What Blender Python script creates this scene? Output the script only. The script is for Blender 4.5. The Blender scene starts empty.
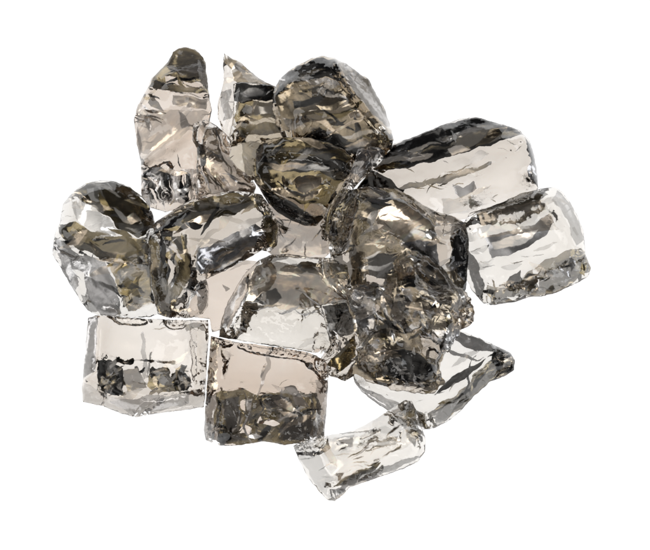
import bpy, math, random
import numpy as np
from mathutils import Vector, Matrix, geometry, noise, kdtree

# ------------------------------------------------------------------ camera
W, H = 650.0, 550.0            # photograph units; 1 unit on the table plane = 1 mm
U = 0.001
TILT = math.radians(24)        # lens leans back from straight down
LENS = 100.0
DIST = 650 * U * LENS / 36.0
fwd = Vector((0, math.sin(TILT), -math.cos(TILT)))
up = Vector((0, math.cos(TILT), math.sin(TILT)))
right = Vector((1, 0, 0))
CAM = -fwd * DIST


def place(px, py, z):
    """point of the chunk at height z (mm) over the light table"""
    d = fwd * LENS + right * ((px - W / 2) / W * 36.0) + up * ((H / 2 - py) / W * 36.0)
    t = (z * U - CAM.z) / d.z
    return CAM + d * t


sc = bpy.context.scene
cam = bpy.data.cameras.new('camera')
cam.lens = LENS
cam.sensor_width = 36.0
cam.clip_start = 0.01
cam.clip_end = 100
co = bpy.data.objects.new('camera', cam)
sc.collection.objects.link(co)
co.matrix_world = Matrix.Translation(CAM) @ Matrix((right, up, -fwd)).transposed().to_4x4()
sc.camera = co

# ------------------------------------------------------------------ materials


def new_mat(name):
    m = bpy.data.materials.new(name)
    m.use_nodes = True
    nt = m.node_tree
    nt.nodes.clear()
    return m, nt, nt.nodes, nt.links


def glass_mat(name, dens, tint, bump=0.06, painted_tone=False):
    """smoky glass: clear dielectric with a body tint; with film=True dark and light
    refractions and reflections painted on an inner sheet (per-vertex colour, mask and opacity)."""
    m, nt, N, L = new_mat(name)
    out = N.new('ShaderNodeOutputMaterial')
    tc = N.new('ShaderNodeTexCoord')
    # fracture ripple bump
    n1 = N.new('ShaderNodeTexNoise'); n1.inputs['Scale'].default_value = 60; n1.inputs['Detail'].default_value = 4
    n1.inputs['Distortion'].default_value = 0.6
    mp = N.new('ShaderNodeMapping'); mp.inputs['Scale'].default_value = (1.0, 3.2, 1.0)
    mp.inputs['Rotation'].default_value = (0.2, 0.3, 0.5)
    n2 = N.new('ShaderNodeTexNoise'); n2.inputs['Scale'].default_value = 75; n2.inputs['Detail'].default_value = 3
    n2.inputs['Distortion'].default_value = 1.5
    L.new(tc.outputs['Object'], mp.inputs['Vector'])
    L.new(mp.outputs['Vector'], n2.inputs['Vector'])
    L.new(tc.outputs['Object'], n1.inputs['Vector'])
    # masks so that the ripples come and go
    n3 = N.new('ShaderNodeTexNoise'); n3.inputs['Scale'].default_value = 22; n3.inputs['Detail'].default_value = 1
    L.new(tc.outputs['Object'], n3.inputs['Vector'])
    mr = N.new('ShaderNodeMapRange'); mr.inputs['From Min'].default_value = 0.48; mr.inputs['From Max'].default_value = 0.66
    L.new(n3.outputs['Fac'], mr.inputs['Value'])
    rg = N.new('ShaderNodeAttribute'); rg.attribute_name = 'rough_zone'
    ad = N.new('ShaderNodeMath'); ad.operation = 'MAXIMUM'
    L.new(mr.outputs['Result'], ad.inputs[0]); L.new(rg.outputs['Fac'], ad.inputs[1])
    mu = N.new('ShaderNodeMath'); mu.operation = 'MULTIPLY'
    L.new(n2.outputs['Fac'], mu.inputs[0]); L.new(ad.outputs[0], mu.inputs[1])
    b1 = N.new('ShaderNodeBump'); b1.inputs['Strength'].default_value = bump * 1.6; b1.inputs['Distance'].default_value = 0.003
    L.new(mu.outputs[0], b1.inputs['Height'])
    b2 = N.new('ShaderNodeBump'); b2.inputs['Strength'].default_value = bump * 0.12; b2.inputs['Distance'].default_value = 0.003
    L.new(n1.outputs['Fac'], b2.inputs['Height'])
    L.new(b1.outputs['Normal'], b2.inputs['Normal'])
    g = N.new('ShaderNodeBsdfGlass'); g.inputs['IOR'].default_value = 1.5; g.inputs['Roughness'].default_value = 0.0
    # splinter facets: every long cell of the fracture leans its own way
    oi = N.new('ShaderNodeObjectInfo')
    ang = N.new('ShaderNodeMath'); ang.operation = 'MULTIPLY'; ang.inputs[1].default_value = 3.1
    L.new(oi.outputs['Random'], ang.inputs[0])
    vrot = N.new('ShaderNodeVectorRotate'); vrot.rotation_type = 'Z_AXIS'
    L.new(tc.outputs['Object'], vrot.inputs['Vector']); L.new(ang.outputs[0], vrot.inputs['Angle'])
    dn = N.new('ShaderNodeTexNoise'); dn.inputs['Scale'].default_value = 28; dn.inputs['Detail'].default_value = 2
    L.new(tc.outputs['Object'], dn.inputs['Vector'])
    dsc = N.new('ShaderNodeVectorMath'); dsc.operation = 'MULTIPLY_ADD'
    dsc.inputs[1].default_value = (.022, .022, .022)
    L.new(dn.outputs['Color'], dsc.inputs[0]); L.new(vrot.outputs['Vector'], dsc.inputs[2])
    mp2 = N.new('ShaderNodeMapping'); mp2.inputs['Scale'].default_value = (1.0, 2.8, 1.6)
    L.new(dsc.outputs['Vector'], mp2.inputs['Vector'])
    vo = N.new('ShaderNodeTexVoronoi'); vo.inputs['Scale'].default_value = 40
    L.new(mp2.outputs['Vector'], vo.inputs['Vector'])
    vc = N.new('ShaderNodeVectorMath'); vc.operation = 'SUBTRACT'; vc.inputs[1].default_value = (.5, .5, .5)
    L.new(vo.outputs['Color'], vc.inputs[0])

    def lean(base_sock, amount_sock):
        v1 = N.new('ShaderNodeVectorMath'); v1.operation = 'SCALE'
        L.new(vc.outputs['Vector'], v1.inputs[0]); L.new(amount_sock, v1.inputs['Scale'])
        v2 = N.new('ShaderNodeVectorMath'); v2.operation = 'ADD'
        L.new(base_sock, v2.inputs[0]); L.new(v1.outputs['Vector'], v2.inputs[1])
        v3 = N.new('ShaderNodeVectorMath'); v3.operation = 'NORMALIZE'
        L.new(v2.outputs['Vector'], v3.inputs[0])
        return v3.outputs['Vector']
    ga = N.new('ShaderNodeMath'); ga.operation = 'MULTIPLY_ADD'
    ga.inputs[1].default_value = .22; ga.inputs[2].default_value = .008
    L.new(rg.outputs['Fac'], ga.inputs[0])
    L.new(lean(b2.outputs['Normal'], ga.outputs[0]), g.inputs['Normal'])
    if painted_tone:
        # every flake scar is a shallow bowl of its own: its lean and curvature come with the mesh
        fv = N.new('ShaderNodeMath'); fv.operation = 'MULTIPLY_ADD'
        fv.inputs[1].default_value = .12; fv.inputs[2].default_value = .02
        L.new(rg.outputs['Fac'], fv.inputs[0])
        la = N.new('ShaderNodeAttribute'); la.attribute_name = 'scar_lean'
        l1 = N.new('ShaderNodeVectorMath'); l1.operation = 'NORMALIZE'
        L.new(la.outputs['Vector'], l1.inputs[0])
        tone_n = lean(l1.outputs['Vector'], fv.outputs[0])
        fa = N.new('ShaderNodeAttribute'); fa.attribute_name = 'painted_tone'
        fo = N.new('ShaderNodeAttribute'); fo.attribute_name = 'tone_opacity'
        fm = N.new('ShaderNodeBsdfPrincipled'); fm.inputs['Metallic'].default_value = 0.9
        fm.inputs['Roughness'].default_value = 0.12
        nv = N.new('ShaderNodeTexNoise'); nv.inputs['Scale'].default_value = 45; nv.inputs['Detail'].default_value = 3
        L.new(mp2.outputs['Vector'], nv.inputs['Vector'])
        vr = N.new('ShaderNodeMapRange'); vr.inputs['From Min'].default_value = 0.35; vr.inputs['From Max'].default_value = 0.65
        vr.inputs['To Min'].default_value = 0.8; vr.inputs['To Max'].default_value = 1.2
        L.new(nv.outputs['Fac'], vr.inputs['Value'])
        # fine parallel fracture streaks and dust-like flecks
        mp3 = N.new('ShaderNodeMapping'); mp3.inputs['Scale'].default_value = (1.0, 4.5, 2.0)
        L.new(dsc.outputs['Vector'], mp3.inputs['Vector'])
        sn = N.new('ShaderNodeTexNoise'); sn.inputs['Scale'].default_value = 45; sn.inputs['Detail'].default_value = 3
        sn.inputs['Distortion'].default_value = .8
        L.new(mp3.outputs['Vector'], sn.inputs['Vector'])
        sr = N.new('ShaderNodeMapRange'); sr.inputs['From Min'].default_value = .42; sr.inputs['From Max'].default_value = .6
        sr.inputs['To Min'].default_value = .3; sr.inputs['To Max'].default_value = 1.7
        L.new(sn.outputs['Fac'], sr.inputs['Value'])
        rf = N.new('ShaderNodeMath'); rf.operation = 'MULTIPLY_ADD'; rf.inputs[1].default_value = .30; rf.inputs[2].default_value = .10
        L.new(rg.outputs['Fac'], rf.inputs[0])
        sm = N.new('ShaderNodeMix'); sm.data_type = 'FLOAT'; sm.inputs['A'].default_value = 1.0
        L.new(rf.outputs[0], sm.inputs['Factor']); L.new(sr.outputs['Result'], sm.inputs['B'])
        fl = N.new('ShaderNodeTexNoise'); fl.inputs['Scale'].default_value = 420; fl.inputs['Detail'].default_value = 1
        L.new(tc.outputs['Object'], fl.inputs['Vector'])
        flr = N.new('ShaderNodeMapRange'); flr.inputs['From Min'].default_value = .70; flr.inputs['From Max'].default_value = .74
        flr.inputs['To Min'].default_value = 1.0; flr.inputs['To Max'].default_value = 1.0
        L.new(fl.outputs['Fac'], flr.inputs['Value'])
        q1 = N.new('ShaderNodeMath'); q1.operation = 'MULTIPLY'
        L.new(sm.outputs['Result'], q1.inputs[0]); L.new(vr.outputs['Result'], q1.inputs[1])
        q2 = N.new('ShaderNodeMath'); q2.operation = 'MULTIPLY'
        L.new(q1.outputs[0], q2.inputs[0]); L.new(flr.outputs['Result'], q2.inputs[1])
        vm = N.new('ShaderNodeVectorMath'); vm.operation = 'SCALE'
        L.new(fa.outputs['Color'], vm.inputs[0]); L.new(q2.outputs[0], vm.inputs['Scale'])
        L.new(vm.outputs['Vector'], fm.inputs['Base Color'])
        L.new(tone_n, fm.inputs['Normal'])
        ns = N.new('ShaderNodeTexNoise'); ns.inputs['Scale'].default_value = 120; ns.inputs['Detail'].default_value = 3
        L.new(mp.outputs['Vector'], ns.inputs['Vector'])
        s0 = N.new('ShaderNodeMath'); s0.operation = 'MULTIPLY_ADD'; s0.inputs[1].default_value = .12
        L.new(ns.outputs['Fac'], s0.inputs[0]); L.new(fa.outputs['Alpha'], s0.inputs[2])
        st = N.new('ShaderNodeMapRange'); st.inputs['From Min'].default_value = 0.50; st.inputs['From Max'].default_value = 0.62
        L.new(s0.outputs[0], st.inputs['Value'])
        mo = N.new('ShaderNodeMath'); mo.operation = 'MULTIPLY'; mo.use_clamp = True
        L.new(st.outputs['Result'], mo.inputs[0]); L.new(fo.outputs['Fac'], mo.inputs[1])
        tr = N.new('ShaderNodeBsdfTransparent')
        mx = N.new('ShaderNodeMixShader')
        L.new(mo.outputs[0], mx.inputs['Fac']); L.new(tr.outputs[0], mx.inputs[1]); L.new(fm.outputs[0], mx.inputs[2])
        L.new(mx.outputs[0], out.inputs['Surface'])
        return m
    L.new(g.outputs[0], out.inputs['Surface'])
    va = N.new('ShaderNodeVolumeAbsorption')
    va.inputs['Color'].default_value = (*tint, 1)
    va.inputs['Density'].default_value = dens
    L.new(va.outputs[0], out.inputs['Volume'])
    return m


BRONZE = (0.61, 0.485, 0.36)
GREYISH = (0.73, 0.675, 0.61)
MATS = {
    'clear': glass_mat('clear_smoky_glass', 28.0, GREYISH),
    'pale': glass_mat('pale_smoky_glass', 21.0, (0.74, 0.70, 0.64)),
    'beige': glass_mat('beige_smoky_glass', 25.0, BRONZE),
    'smoke': glass_mat('dark_smoky_glass', 30.0, (0.52, 0.42, 0.26)),
}
TONE_COLS = {  # tones painted for dark refractions, sheen and glints in the glass
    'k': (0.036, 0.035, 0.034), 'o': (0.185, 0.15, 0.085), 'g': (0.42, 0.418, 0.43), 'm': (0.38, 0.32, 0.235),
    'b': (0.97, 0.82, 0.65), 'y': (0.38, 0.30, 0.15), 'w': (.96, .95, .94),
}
TONE_MAT = glass_mat('painted_reflections', 0, (1, 1, 1), painted_tone=True)  # reflections painted as metallic colour inside the glass

# ------------------------------------------------------------------ helpers


def inside(P, poly):
    """vectorised point in polygon"""
    x, y = P[:, 0], P[:, 1]
    r = np.zeros(len(P), bool)
    n = len(poly)
    for i in range(n):
        x1, y1 = poly[i]; x2, y2 = poly[(i + 1) % n]
        c = ((y1 > y) != (y2 > y))
        xi = (x2 - x1) * (y - y1) / ((y2 - y1) if y2 != y1 else 1e-9) + x1
        r ^= c & (x < xi)
    return r


def seg_dist(P, a, b):
    a = np.array(a[:2], float); b = np.array(b[:2], float)
    d = b - a; L2 = max((d * d).sum(), 1e-9)
    t = np.clip(((P - a) @ d) / L2, 0, 1)
    return np.hypot(*(P - (a + t[:, None] * d)).T)


def poly_dist(P, poly, closed=True):
    D = np.full(len(P), 1e9)
    n = len(poly)
    for i in range(n if closed else n - 1):
        D = np.minimum(D, seg_dist(P, poly[i], poly[(i + 1) % n]))
    return D


def densify(pts, step, closed, rnd, amp=0.45):
    out = []
    n = len(pts)
    for i in range(n if closed else n - 1):
        a = pts[i]; b = pts[(i + 1) % n]
        L_ = math.hypot(b[0] - a[0], b[1] - a[1])
        k = max(1, int(round(L_ / step)))
        nx, ny = (-(b[1] - a[1]) / max(L_, 1e-6), (b[0] - a[0]) / max(L_, 1e-6))
        for j in range(k):
            t = j / k
            o = 0 if j == 0 else rnd.uniform(-amp, amp)
            out.append((a[0] + (b[0] - a[0]) * t + nx * o, a[1] + (b[1] - a[1]) * t + ny * o,
                        a[2] + (b[2] - a[2]) * t))
    if not closed:
        out.append(tuple(pts[-1]))
    return out


def scallop(P, cell, slope, rnd, bowl=1.0):
    """conchoidal flake scars: lower envelope of tilted shallow bowls"""
    lo = P.min(0) - cell; hi = P.max(0) + cell
    n = int((hi - lo).prod() / (cell * cell)) + 1
    C = np.column_stack([np.array([rnd.uniform(lo[k], hi[k]) for _ in range(n)]) for k in (0, 1)])
    G = np.array([[rnd.gauss(0, slope), rnd.gauss(0, slope)] for _ in range(n)])
    Hh = np.array([rnd.uniform(-.2, .2) * cell * slope for _ in range(n)])
    d = P[:, None, :] - C[None]
    d2 = (d ** 2).sum(2)
    v = bowl * 0.55 / cell * d2 + .9 * slope * cell * (d2 / (cell * cell)) ** 2 + (d * G[None]).sum(2) + Hh[None]
    return v.min(1)


def tone_map(Q0, painted_tones, seed):
    """painted reflections at the given places: colour, mask, opacity"""
    n = len(Q0)
    fc = np.zeros((n, 8))
    rl = random.Random(seed * 17)
    x, y = Q0[:, 0], Q0[:, 1]
    a, b = seed * 1.3, seed * 2.1
    Qb = np.column_stack([x + 1.1 * np.sin(y * .31 + a) * np.sin(x * .13 + b) + .2 * np.sin(y * .9 + x * .35 + a) + .1 * np.sin(y * 2.3 - x * 1.1),
                          y + 1.1 * np.sin(x * .27 + b) * np.sin(y * .17 + a) + .2 * np.sin(x * .8 - y * .4 + b) + .1 * np.sin(x * 2.1 + y * 1.4)])
    for col, den, poly in painted_tones:
        pl = np.array(poly, float)
        lo, hi = pl.min(0) - 2, pl.max(0) + 2
        ctr, size = pl.mean(0), max((hi - lo).max() - 4, 6)
        az, mg = rl.uniform(0, 6.283), rl.uniform(.02, .20); az2 = az + rl.gauss(0, .6); cv = rl.uniform(.10, .34)
        sel = np.where((Qb[:, 0] > lo[0]) & (Qb[:, 0] < hi[0]) & (Qb[:, 1] > lo[1]) & (Qb[:, 1] < hi[1]))[0]
        if not len(sel):
            continue
        Q = Qb[sel]
        ins = inside(Q, poly); dd = poly_dist(Q, poly)
        w = np.clip(np.where(ins, dd, -dd) / .9 + .5, 0, 1)
        f = fc[sel]
        if den <= 0:
            f[:, 3] *= (1 - w)
        else:
            c = np.array(TONE_COLS[col]); w1 = w[:, None]; op = min(den, 1)
            prev = f[:, 3:4] * np.clip(f[:, 4:5], 0, 1)       # a thin tone lets the one below show
            k = w1 * np.where(prev > .05, max(op, .55), 1.0)
            q = (Q - ctr) / size
            along = (q[:, 0] * math.cos(az2) + q[:, 1] * math.sin(az2)) * 2
            ln = np.column_stack([math.cos(az) * mg + math.cos(az2) * cv * along, -(math.sin(az) * mg + math.sin(az2) * cv * along), np.zeros(len(Q))])
            f[:, 5:8] = np.where(f[:, 3:4] < .02, ln, f[:, 5:8] * (1 - k) + ln * k)
            f[:, :3] = np.where(f[:, 3:4] < .02, c[None], f[:, :3] * (1 - k) + c * k)
            f[:, 4] = np.where(f[:, 3] < .02, op, np.maximum(f[:, 4] * (1 - w), 0) + np.maximum(op, f[:, 4] if op < .6 else op) * w)
            f[:, 3] = np.maximum(f[:, 3], w)
        fc[sel] = f
    return fc


TOP = np.zeros((550, 650))     # height of what already lies on the table, per sight line


def sample(grid, P):
    x = np.clip(P[:, 0], 0, 648.99); y = np.clip(P[:, 1], 0, 548.99)
    i = x.astype(int); j = y.astype(int)
    m = grid[j, i]
    for a, b in ((0, 1), (1, 0), (1, 1)):
        m = np.maximum(m, grid[j + b, i + a])
    return m


def chunk(name, label, mat, outline, lines, painted_tones=(), rough=(), rim=20, step=1.9, seed=1,
          f_cell=30, f_slope=.09, b_cell=34, b_slope=.06, lift=0, thick=9, flat=.62, depth=4.0, jag=.4, cracks=1.0, grain=-15, crumble=.4, group=True):
    rnd = random.Random(seed)
    r0, rim = rim, rim + 9
    reg = [(p[0], p[1]) for p in outline]
    area = abs(sum(reg[i - 1][0] * reg[i][1] - reg[i][0] * reg[i - 1][1] for i in range(len(reg)))) / 2
    painted_tones = list(painted_tones) + swoosh(reg, int(area / 520 * cracks), 13, .9, grain, 'ogkm', 'c%d' % seed, .4, .18, (.4, .9)) \
        + swoosh(reg, int(area / 800 * cracks), 34, 6.0, grain, 'bgmw', 'd%d' % seed, .35, .3, (.15, .4))  # fine cracks, then wide faint streaks painting reflected gradients into clear glass
    lines = [(rim + (z - r0) * flat - 2, pts) for z, pts in lines]
    ol = densify([(p[0], p[1], p[2] if len(p) > 2 else rim) for p in outline], step, True, rnd, .2)
    V = []; F = []; E = []; fixed = []
    jg = []
    for i, p in enumerate(ol):
        q0, q1 = ol[i - 1], ol[(i + 1) % len(ol)]
        tx, ty = q1[0] - q0[0], q1[1] - q0[1]; tl = math.hypot(tx, ty) + 1e-6
        a_ = noise.noise(Vector((p[0] * .16, p[1] * .16, seed * 1.7))) * jag * 1.6 + noise.noise(Vector((p[0] * .5, p[1] * .5, seed))) * jag * .35
        jg.append((p[0] - ty / tl * a_, p[1] + tx / tl * a_, p[2]))
    ol = jg
    for p in ol:
        V.append(p)
    no = len(ol)
    E += [(i, (i + 1) % no) for i in range(no)]
    olp = [(p[0], p[1]) for p in ol]
    for z, pts in lines:
        q = densify([(p[0], p[1], (p[2] if len(p) > 2 else z)) for p in pts], step, False, rnd, .15)
        q = [p for p in q if inside(np.array([[p[0], p[1]]]), olp)[0]
             and poly_dist(np.array([[p[0], p[1]]]), olp)[0] > 1.0]
        s = len(V)
        V += q
        E += [(s + i, s + i + 1) for i in range(len(q) - 1)
              if math.hypot(q[i][0] - q[i + 1][0], q[i][1] - q[i + 1][1]) < 2.5 * step]
    nc = len(V)
    A = np.array(V)
    lo = A[:, :2].min(0); hi = A[:, :2].max(0)
    gx = []
    r = 0
    y = lo[1]
    while y < hi[1]:
        x = lo[0] + (step / 2 if r % 2 else 0)
        while x < hi[0]:
            gx.append((x + rnd.uniform(-.3, .3) * step, y + rnd.uniform(-.3, .3) * step))
            x += step
        y += step * .87; r += 1
    G = np.array(gx)
    G = G[inside(G, olp)]
    # keep clear of constraint vertices
    d = np.full(len(G), 1e9)
    for i in range(0, nc, 64):
        dd = ((G[:, None, :] - A[None, i:i + 64, :2]) ** 2).sum(2).min(1)
        d = np.minimum(d, dd)
    G = G[d > (0.62 * step) ** 2]
    allv = [Vector((p[0], p[1])) for p in V] + [Vector((g[0], g[1])) for g in G]
    res = geometry.delaunay_2d_cdt(allv, E, [list(range(no))], 1, 1e-4, True)
    v2, tris, ov = res[0], res[2], res[3]
    P = np.array([(v.x, v.y) for v in v2])
    n = len(P)
    z = np.full(n, np.nan); fx = np.zeros(n, bool)
    isout = np.zeros(n, bool)
    for i, orig in enumerate(ov):
        oo = [o for o in orig if o < nc]
        if oo:
            z[i] = max(V[o][2] for o in oo); fx[i] = True
            if any(o < no for o in oo):
                isout[i] = True
    # new verts from crossings: nearest constraint
    for i in range(n):
        if not fx[i] and not ov[i]:
            k = ((A[:, :2] - P[i]) ** 2).sum(1).argmin()
            z[i] = A[k, 2]; fx[i] = True
    T = np.array([t for t in tris if len(t) == 3])
    T = T[inside(P[T].mean(1), olp)]
    e = np.vstack([T[:, [0, 1]], T[:, [1, 2]], T[:, [2, 0]]])
    e = np.unique(np.sort(e, 1), axis=0)
    z[np.isnan(z)] = np.nanmean(z)
    deg = np.bincount(e.ravel(), minlength=n).astype(float)
    for it in range(260):
        s = np.bincount(e[:, 0], z[e[:, 1]], n) + np.bincount(e[:, 1], z[e[:, 0]], n)
        zn = s / np.maximum(deg, 1)
        z = np.where(fx, z, z + 1.0 * (zn - z))
    # rough zones
    rz = np.zeros(n)
    for poly in rough:
        ins = inside(P, poly); dd = poly_dist(P, poly)
        rz = np.maximum(rz, np.clip(np.where(ins, dd, -dd) / 5 + .3, 0, 1))
    dout = poly_dist(P, olp)
    fade = np.clip(dout / 6, 0.15, 1)
    so = Vector((seed * 7.3, seed * 3.1, 0))
    nz = np.array([noise.fractal(Vector((p[0], p[1], 0)) * .045 + so, 1.0, 2.0, 3) for p in P])
    rid = np.array([noise.noise(Vector(((p[0] * .35 + p[1] * .1), (p[1] * .12 - p[0] * .05), seed))) for p in P])
    zf = z + fade * (scallop(P, f_cell, f_slope, rnd, .22) - 1 + nz * .8)
    zf += crumble * fade * rz * ((scallop(P, 15, .30, rnd, .08) + 1.5))
    zf += fade * (0.1 + .4 * rz) * rid * .3
    for it in range(3):
        zm = (np.bincount(e[:, 0], zf[e[:, 1]], n) + np.bincount(e[:, 1], zf[e[:, 0]], n)) / np.maximum(deg, 1)
        zf = zf + np.where(isout, 0, (1 - .75 * rz) * .45) * (zm - zf)
    zf -= 1.5 * np.clip(1 - dout / 2.4, 0, 1) ** 2      # bruised, rolled rim
    dark = np.zeros(n)
    # back
    base = sample(TOP, P)
    base = np.where(base > 0.01, base + 1.2, 0.0) + 0.15
    b0 = base.copy()
    for it in range(24):                       # an even hull over what lies below
        av = (np.bincount(e[:, 0], base[e[:, 1]], n) + np.bincount(e[:, 1], base[e[:, 0]], n)) / np.maximum(deg, 1)
        base = np.maximum(b0, av)
    for it in range(8):
        base = .4 * base + .6 * (np.bincount(e[:, 0], base[e[:, 1]], n) + np.bincount(e[:, 1], base[e[:, 0]], n)) / np.maximum(deg, 1)
    base = np.maximum(base, b0 - 1.1)
    rel = scallop(P, b_cell, b_slope, rnd, .16) + nz * .4
    rel = rel - rel.min()
    rel2 = scallop(P, 17, .40, rnd, .6); rel2 = rel2 - rel2.min()
    rel = rel * .6 + rel2 * np.clip(.02 + .28 * np.clip(dark, 0, 1) + .4 * rz, 0, 1) * .8
    rel *= np.clip(dout / 8, 0, 1)
    room = np.maximum(zf + lift - base, 0)
    zb = base + np.minimum(rel, room * .6)
    zf = np.maximum(zf + lift, zb + np.where(isout, thick * .5, thick))
    # smooth the lifted skin a little so neighbours do not print through
    for it in range(14):
        s = np.bincount(e[:, 0], zf[e[:, 1]], n) + np.bincount(e[:, 1], zf[e[:, 0]], n)
        zs = s / np.maximum(deg, 1)
        lifted = (base > 2)
        zf = np.where(lifted & ~isout, np.maximum(.5 * zf + .5 * zs, zb + thick * .5), zf)
    # shift so that the lowest back point really touches what is below
    drop = (zb - base).min()
    zb = zb - drop
    # the painted reflections lie on a sheet a few millimetres under the skin
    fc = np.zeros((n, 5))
    edge = np.clip(1.6 + nz * .5 - dout / 1.0, 0, 1)  # dark rim line, painted for the darkening seen at glass edges
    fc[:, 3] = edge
    zs = zf.copy()
    for it in range(8):
        zs = .4 * zs + .6 * (np.bincount(e[:, 0], zs[e[:, 1]], n) + np.bincount(e[:, 1], zs[e[:, 0]], n)) / np.maximum(deg, 1)
    zs = np.minimum(zs, zf)
    zi = np.maximum(zs - np.minimum(depth, .4 * (zf - zb)), zb + .25 * (zf - zb))
    for it in range(10):
        zi = .4 * zi + .6 * (np.bincount(e[:, 0], zi[e[:, 1]], n) + np.bincount(e[:, 1], zi[e[:, 0]], n)) / np.maximum(deg, 1)
    zi = np.clip(zi, zb + .1 * (zf - zb), zf - np.minimum(.8, .3 * (zf - zb)))
    # raster the new top
    x0, y0 = np.floor(lo).astype(int); x1, y1 = np.ceil(hi).astype(int)
    for t in T:
        a, b, c = P[t[0]], P[t[1]], P[t[2]]
        xs = range(max(0, int(math.floor(min(a[0], b[0], c[0])))), min(650, int(math.ceil(max(a[0], b[0], c[0]))) + 1))
        ys = range(max(0, int(math.floor(min(a[1], b[1], c[1])))), min(550, int(math.ceil(max(a[1], b[1], c[1]))) + 1))
        zz = max(zf[t[0]], zf[t[1]], zf[t[2]])
        for yy in ys:
            for xx in xs:
                if TOP[yy, xx] < zz:
                    TOP[yy, xx] = zz
    # mesh
    cx, cy = P.mean(0)
    org = place(cx, cy, float(zb.min()))
    verts = [place(P[i, 0], P[i, 1], zf[i]) - org for i in range(n)]
    bi = {}
    for i in range(n):
        verts.append(place(P[i, 0], P[i, 1], zb[i]) - org)
    # orientation: triangles must face up at the front
    faces = []; sharp = set()
    for t in T:
        a, b, c = (verts[k] for k in t)
        if (b - a).cross(c - a).z < 0:
            t = t[::-1]
        faces.append(tuple(int(k) for k in t))
        faces.append(tuple(int(k) + n for k in t[::-1]))
    cnt = {}
    for f in faces[::2]:
        for k in range(3):
            cnt[(f[k], f[(k + 1) % 3])] = 1
    for (a, b) in list(cnt):
        if (b, a) not in cnt:
            faces.append((b, a, a + n, b + n))
    me = bpy.data.meshes.new(name)
    me.from_pydata([tuple(v) for v in verts], [], faces)
    me.validate()
    ra = me.attributes.new('rough_zone', 'FLOAT', 'POINT')
    ra.data.foreach_set('value', np.concatenate([rz, rz * .4]))
    me.polygons.foreach_set('use_smooth', [True] * len(me.polygons))
    me.set_sharp_from_angle(angle=math.radians(40))
    me.materials.append(MATS[mat])
    o = bpy.data.objects.new(name, me)
    o.location = org
    sc.collection.objects.link(o)
    o['label'] = label
    o['category'] = 'glass chunk'
    o['group'] = 'chunks of smoky glass heaped on the white surface'
    # sheet of painted reflections: finer than the skin so that its borders stay crisp
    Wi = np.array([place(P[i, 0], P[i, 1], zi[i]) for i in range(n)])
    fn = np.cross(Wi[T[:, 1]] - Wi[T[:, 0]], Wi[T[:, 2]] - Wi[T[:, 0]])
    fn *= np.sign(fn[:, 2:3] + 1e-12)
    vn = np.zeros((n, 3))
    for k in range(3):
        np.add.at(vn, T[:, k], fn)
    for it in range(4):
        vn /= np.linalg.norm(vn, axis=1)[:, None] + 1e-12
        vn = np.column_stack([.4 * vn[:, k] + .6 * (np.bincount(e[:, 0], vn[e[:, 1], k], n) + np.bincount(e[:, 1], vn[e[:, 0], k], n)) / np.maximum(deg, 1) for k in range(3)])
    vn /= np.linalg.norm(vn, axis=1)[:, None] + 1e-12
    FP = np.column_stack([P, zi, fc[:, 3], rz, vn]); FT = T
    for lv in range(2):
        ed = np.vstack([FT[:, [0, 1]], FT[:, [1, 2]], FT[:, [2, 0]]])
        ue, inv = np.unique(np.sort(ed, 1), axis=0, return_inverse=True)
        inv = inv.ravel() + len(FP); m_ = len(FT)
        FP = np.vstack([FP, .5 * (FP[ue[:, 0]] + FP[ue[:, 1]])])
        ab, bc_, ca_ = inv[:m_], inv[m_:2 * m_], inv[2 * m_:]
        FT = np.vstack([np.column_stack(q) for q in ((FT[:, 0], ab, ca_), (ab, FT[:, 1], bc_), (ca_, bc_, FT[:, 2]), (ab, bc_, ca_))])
    ff = tone_map(FP[:, :2], painted_tones, seed)
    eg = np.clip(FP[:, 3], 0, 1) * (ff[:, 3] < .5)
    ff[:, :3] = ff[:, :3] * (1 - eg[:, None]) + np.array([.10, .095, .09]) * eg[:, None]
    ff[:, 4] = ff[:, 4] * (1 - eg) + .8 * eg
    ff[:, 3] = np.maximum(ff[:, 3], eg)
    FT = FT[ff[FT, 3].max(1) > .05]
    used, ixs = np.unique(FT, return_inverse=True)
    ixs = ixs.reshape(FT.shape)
    fme = bpy.data.meshes.new('painted_reflection_layer')
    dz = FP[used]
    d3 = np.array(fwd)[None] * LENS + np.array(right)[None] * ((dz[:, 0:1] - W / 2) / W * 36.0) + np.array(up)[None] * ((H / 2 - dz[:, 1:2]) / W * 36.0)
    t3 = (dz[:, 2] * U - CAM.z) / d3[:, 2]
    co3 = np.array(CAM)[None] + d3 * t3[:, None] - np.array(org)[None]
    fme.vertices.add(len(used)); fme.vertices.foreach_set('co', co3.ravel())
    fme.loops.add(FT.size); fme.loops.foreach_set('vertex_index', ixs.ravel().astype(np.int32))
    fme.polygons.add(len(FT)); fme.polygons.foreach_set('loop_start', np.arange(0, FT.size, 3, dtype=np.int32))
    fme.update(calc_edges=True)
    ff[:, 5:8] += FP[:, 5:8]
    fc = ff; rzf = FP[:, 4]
    ca = fme.attributes.new('painted_tone', 'FLOAT_COLOR', 'POINT')
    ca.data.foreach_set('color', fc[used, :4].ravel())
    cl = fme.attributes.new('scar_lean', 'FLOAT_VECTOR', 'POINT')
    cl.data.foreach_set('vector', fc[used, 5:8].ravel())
    cb = fme.attributes.new('tone_opacity', 'FLOAT', 'POINT')
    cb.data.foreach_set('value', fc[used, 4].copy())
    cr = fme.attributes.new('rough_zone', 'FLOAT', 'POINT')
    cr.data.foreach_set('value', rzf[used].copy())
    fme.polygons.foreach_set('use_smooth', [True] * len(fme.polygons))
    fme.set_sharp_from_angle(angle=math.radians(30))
    fme.materials.append(TONE_MAT)
    fo_ = bpy.data.objects.new('painted_reflection_layer', fme)
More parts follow.
